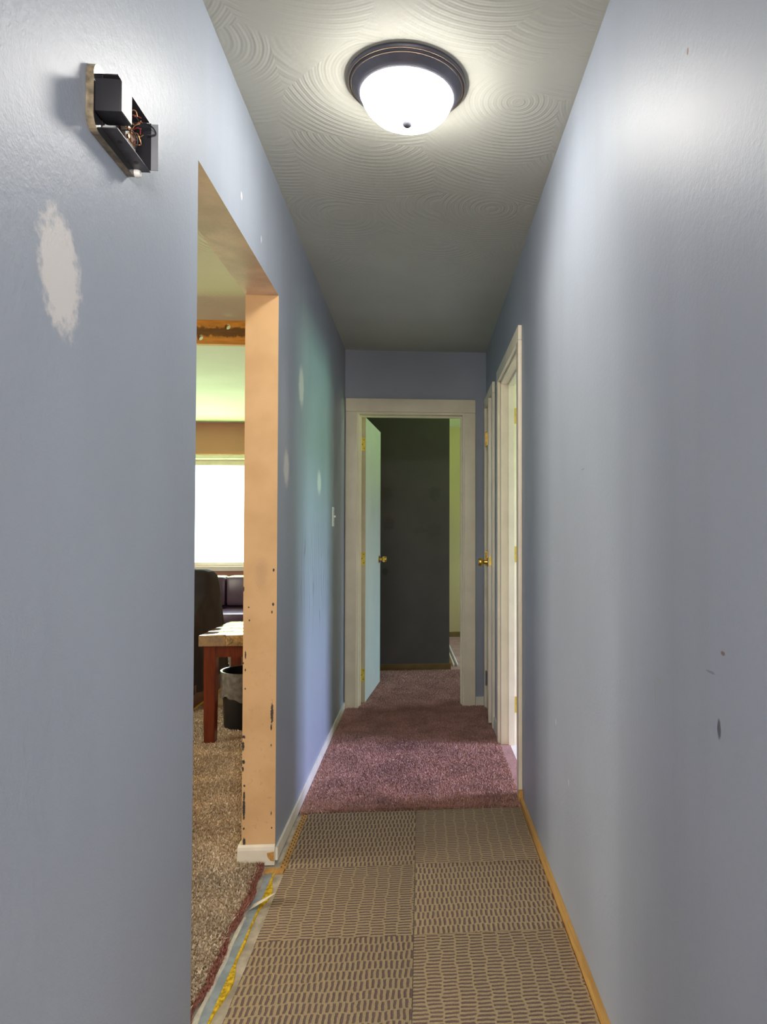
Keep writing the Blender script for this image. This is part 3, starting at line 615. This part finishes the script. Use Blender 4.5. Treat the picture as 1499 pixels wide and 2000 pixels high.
# ------------------------------------------------------------------ living room: beam, table, bin, chair, sofa, box
bmY = 4.2
bm = bmesh.new()
def beam():
    x0, x1, z0, z1, th = -4.55, JX-.002, 2.297, H-.0005, .038
    holes = [(-1.144, 2.414-.012, .0165), (-1.302, 2.334, .0165), (-2.4, 2.37, .0165)]
    hs = sorted(holes, key=lambda h: h[0]); bm = bmesh.new(); N = 20
    # front and back faces as strips with a hole each, bridged
    cuts = [x0]+[(a[0]+b[0])/2 for a, b in zip(hs, hs[1:])]+[x1]
    for (cx, cz, r), a, b in zip(hs, cuts, cuts[1:]):
        ring = [(cx+r*math.cos(2*math.pi*i/N), cz+r*math.sin(2*math.pi*i/N)) for i in range(N)]
        out = []
        for i in range(N):
            t = 2*math.pi*i/N; c, s = math.cos(t), math.sin(t)
            kx = ((b-cx) if c > 0 else (a-cx))/c if abs(c) > 1e-9 else 1e9; kz = ((z1-cz) if s > 0 else (z0-cz))/s if abs(s) > 1e-9 else 1e9
            k = min(abs(kx), abs(kz)); out.append((cx+c*k, cz+s*k))
        L = {}
        for y in (0, th): L[y] = ([bm.verts.new((p[0], y, p[1])) for p in ring], [bm.verts.new((p[0], y, p[1])) for p in out], [])
        for i in range(N):
            j = (i+1) % N
            for y in (0, th):
                ri, ro, _ = L[y]
                po, pj = out[i], out[j]
                quad = [ri[i], ri[j], ro[j], ro[i]]
                if abs(po[0]-pj[0]) > 1e-6 and abs(po[1]-pj[1]) > 1e-6:
                    corner = ((b if max(po[0], pj[0]) > cx and (abs(po[0]-b) < 1e-6 or abs(pj[0]-b) < 1e-6) else a), (z1 if max(po[1], pj[1]) > cz and (abs(po[1]-z1) < 1e-6 or abs(pj[1]-z1) < 1e-6) else z0))
                    cv = bm.verts.new((corner[0], y, corner[1])); quad = [ri[i], ri[j], ro[j], cv, ro[i]]
                bm.faces.new(quad)
            bm.faces.new((L[0][0][i], L[0][0][j], L[th][0][j], L[th][0][i]))
    for q in (((x0, 0, z0), (x1, 0, z0), (x1, th, z0), (x0, th, z0)), ((x0, 0, z0), (x0, th, z0), (x0, th, z1), (x0, 0, z1)), ((x1, 0, z0), (x1, th, z0), (x1, th, z1), (x1, 0, z1))): bm.faces.new([bm.verts.new(p) for p in q])
    for v in bm.verts: v.co.z -= 2.37
    return bm
bm.free()
tag(finish('ceiling_beam', beam(), M['beam'], loc=(0, bmY, 2.37)), 'stained wooden board with drilled holes across the living room ceiling', 'beam')
# side table
tb_ = empty('side_table', (-.953, 4.355, 0)); tag(tb_, 'side table with slate tile top and cherry red legs', 'table')
tw, td, tz = .285, .325, .610
tp = box('table_top', (-tw, -td, tz-.058), (tw, td, tz-.006), STONE[1], tb_)
nx, ny = 4, 4; k = 0
for i in range(nx):
    for j in range(ny):
        a = (-tw+i*2*tw/nx+.0006, -td+j*2*td/ny+.0006); b = (-tw+(i+1)*2*tw/nx-.0006, -td+(j+1)*2*td/ny-.0006)
        e0 = .004 if j == 0 else 0; e1 = .004 if i == 0 else 0
        t = box('slate_tile', (a[0]-e1, a[1]-e0, tz-.0055), (b[0], b[1], tz), STONE[(i*2+j*3+k) % 3], None, bev=.001); t.parent = tp; t.location.z -= tz-.032
        if j == 0:
            t = box('slate_tile', (a[0]-e1, -td-.005, tz-.060), (b[0], -td-.0003, tz-.006), STONE[(i*2+1) % 3], None, bev=.001); t.parent = tp; t.location.z -= tz-.032
        if i == 0:
            t = box('slate_tile', (-tw-.005, a[1], tz-.060), (-tw-.0003, b[1], tz-.006), STONE[(j+2) % 3], None, bev=.001); t.parent = tp; t.location.z -= tz-.032
for sx in (-1, 1):
    for sy in (-1, 1):
        bm = bmesh.new(); X0, Y0 = sx*(tw-.052), sy*(td-.045)
        fs = box_bm(bm, (X0-.034, Y0-.034, .004), (X0+.034, Y0+.034, tz-.0605))
        for v in bm.verts:
            if v.co.z < .1: v.co.x = X0+(v.co.x-X0)*.86; v.co.y = Y0+(v.co.y-Y0)*.86
        bmesh.ops.bevel(bm, geom=bm.edges[:], offset=.003, segments=2, affect='EDGES')
        finish('leg', bm, M['cherry'], tb_, True)
for lo, hi in (((-tw+.09, -td+.02, tz-.125), (tw-.09, -td+.04, tz-.061)), ((-tw+.09, td-.04, tz-.125), (tw-.09, td-.02, tz-.061)), ((-tw+.03, -td+.082, tz-.125), (-tw+.05, td-.082, tz-.061)), ((tw-.05, -td+.082, tz-.125), (tw-.03, td-.082, tz-.061))):
    box('apron', lo, hi, M['cherry'], tb_)
# waste bin with a clear liner
bn = empty('waste_bin', (-1.065, 4.44, .003)); tag(bn, 'black waste bin with clear plastic liner under the side table', 'waste bin')
bm = bmesh.new(); lathe_bm(bm, [(0, 0), (.138, 0), (.144, .004), (.156, .325), (.162, .328), (.162, .338), (.154, .338), (.150, .326), (.138, .01), (0, .01)], seg=40); finish('bucket', bm, M['binblack'], bn, True)
bm = bmesh.new(); lathe_bm(bm, [(.150, .300), (.157, .3405), (.165, .342), (.1665, .330), (.1655, .30), (.164, .26), (.163, .22), (.1635, .185)], seg=72)
for v in bm.verts:
    a = math.atan2(v.co.y, v.co.x); w = max(0, .34-v.co.z)*.06
    v.co.x *= 1+w*math.sin(a*17)+.3*w*math.sin(a*41); v.co.y *= 1+w*math.sin(a*17)+.3*w*math.sin(a*41)
    if v.co.z < .19: v.co.z += .012*math.sin(a*5)+.006*math.sin(a*13)
finish('bin_liner', bm, M['bag'], bn, True)
# draped armchair
ac = empty('draped_armchair', (-1.96, 5.23, .003)); tag(ac, 'armchair hidden under a black cloth behind the side table', 'armchair')
bx = box('base_panel', (-.44, -.47, .012), (.445, .45, .16), M['chairwood'], ac)
box('piping', (.4455, -.47, .006), (.452, .45, .016), M['yellow_trim'], ac); box('piping', (-.44, -.478, .006), (.4455, -.4705, .016), M['yellow_trim'], ac)
bm = bmesh.new(); rings = []; NS = 96
lev = [(.12, .465, -.485, .50), (.20, .460, -.48, .495), (.34, .452, -.47, .49), (.48, .44, -.45, .475), (.60, .428, -.40, .455), (.66, .42, -.22, .44), (.72, .412, -.04, .425), (.80, .402, .05, .405), (.86, .388, .09, .385), (.895, .365, .125, .36), (.91, .32, .16, .32), (.914, .2, .2, .27)]
for li, (z, hx, yA, yB) in enumerate(lev):
    cy, hy = (yA+yB)/2, (yB-yA)/2; ring = []
    for i in range(NS):
        a = 2*math.pi*i/NS; c, s = math.cos(a), math.sin(a); e = .32
        x = hx*math.copysign(abs(c)**e, c); y = cy+hy*math.copysign(abs(s)**e, s)
        f = 1+max(0, (.75-z))*.030*math.sin(a*15+2*math.sin(a*3))+max(0, .6-z)*.015*math.sin(a*31+1)
        zz = z+(.025*math.sin(a*6+1)+.012*math.sin(a*11) if li == 0 else 0)
        ring.append(bm.verts.new((x*f, cy+(y-cy)*f, zz)))
    rings.append(ring)
for a, b in zip(rings, rings[1:]):
    for i in range(NS): bm.faces.new((a[i], a[(i+1) % NS], b[(i+1) % NS], b[i]))
bm.faces.new(rings[-1]); finish('black_drape', bm, M['black_cloth'], ac, True)
# purple sofa under the window
sf = empty('sofa', (-2.33, 7.35, .003)); tag(sf, 'dark purple leather sofa below the bright window', 'sofa')
box('base', (-1.05, -.42, .06), (1.05, .42, .27), M['purple'], sf, bev=.02)
for i in range(3): box('seat_cushion', (-.845+i*.565, -.45, .275), (-.285+i*.565, .16, .42), M['purple'], sf, bev=.035)
for i in range(3): box('back_cushion', (-.845+i*.565, .165, .43), (-.285+i*.565, .38, .745), M['purple'], sf, bev=.045)
box('backrest', (-1.05, .385, .275), (1.05, .50, .70), M['purple'], sf, bev=.03)
for s in (-1, 1): box('arm', (min(s*.855, s*1.06), -.45, .275), (max(s*.855, s*1.06), .38, .56), M['purple'], sf, bev=.04)
for sx in (-1, 1):
    for sy in (-1, 1): box('foot', (sx*.95-.03, sy*.35-.03, 0), (sx*.95+.03, sy*.35+.03, .059), M['chairwood'], sf)
pb = empty('storage_box', (-1.72, 6.42, .003), R(12)); tag(pb, 'pale blue plastic box on the floor behind the black armchair', 'box')
box('body', (-.15, -.11, 0), (.15, .11, .17), M['pale_box'], pb, bev=.008); box('lid', (-.158, -.118, .1705), (.158, .118, .19), M['white'], pb, bev=.004)
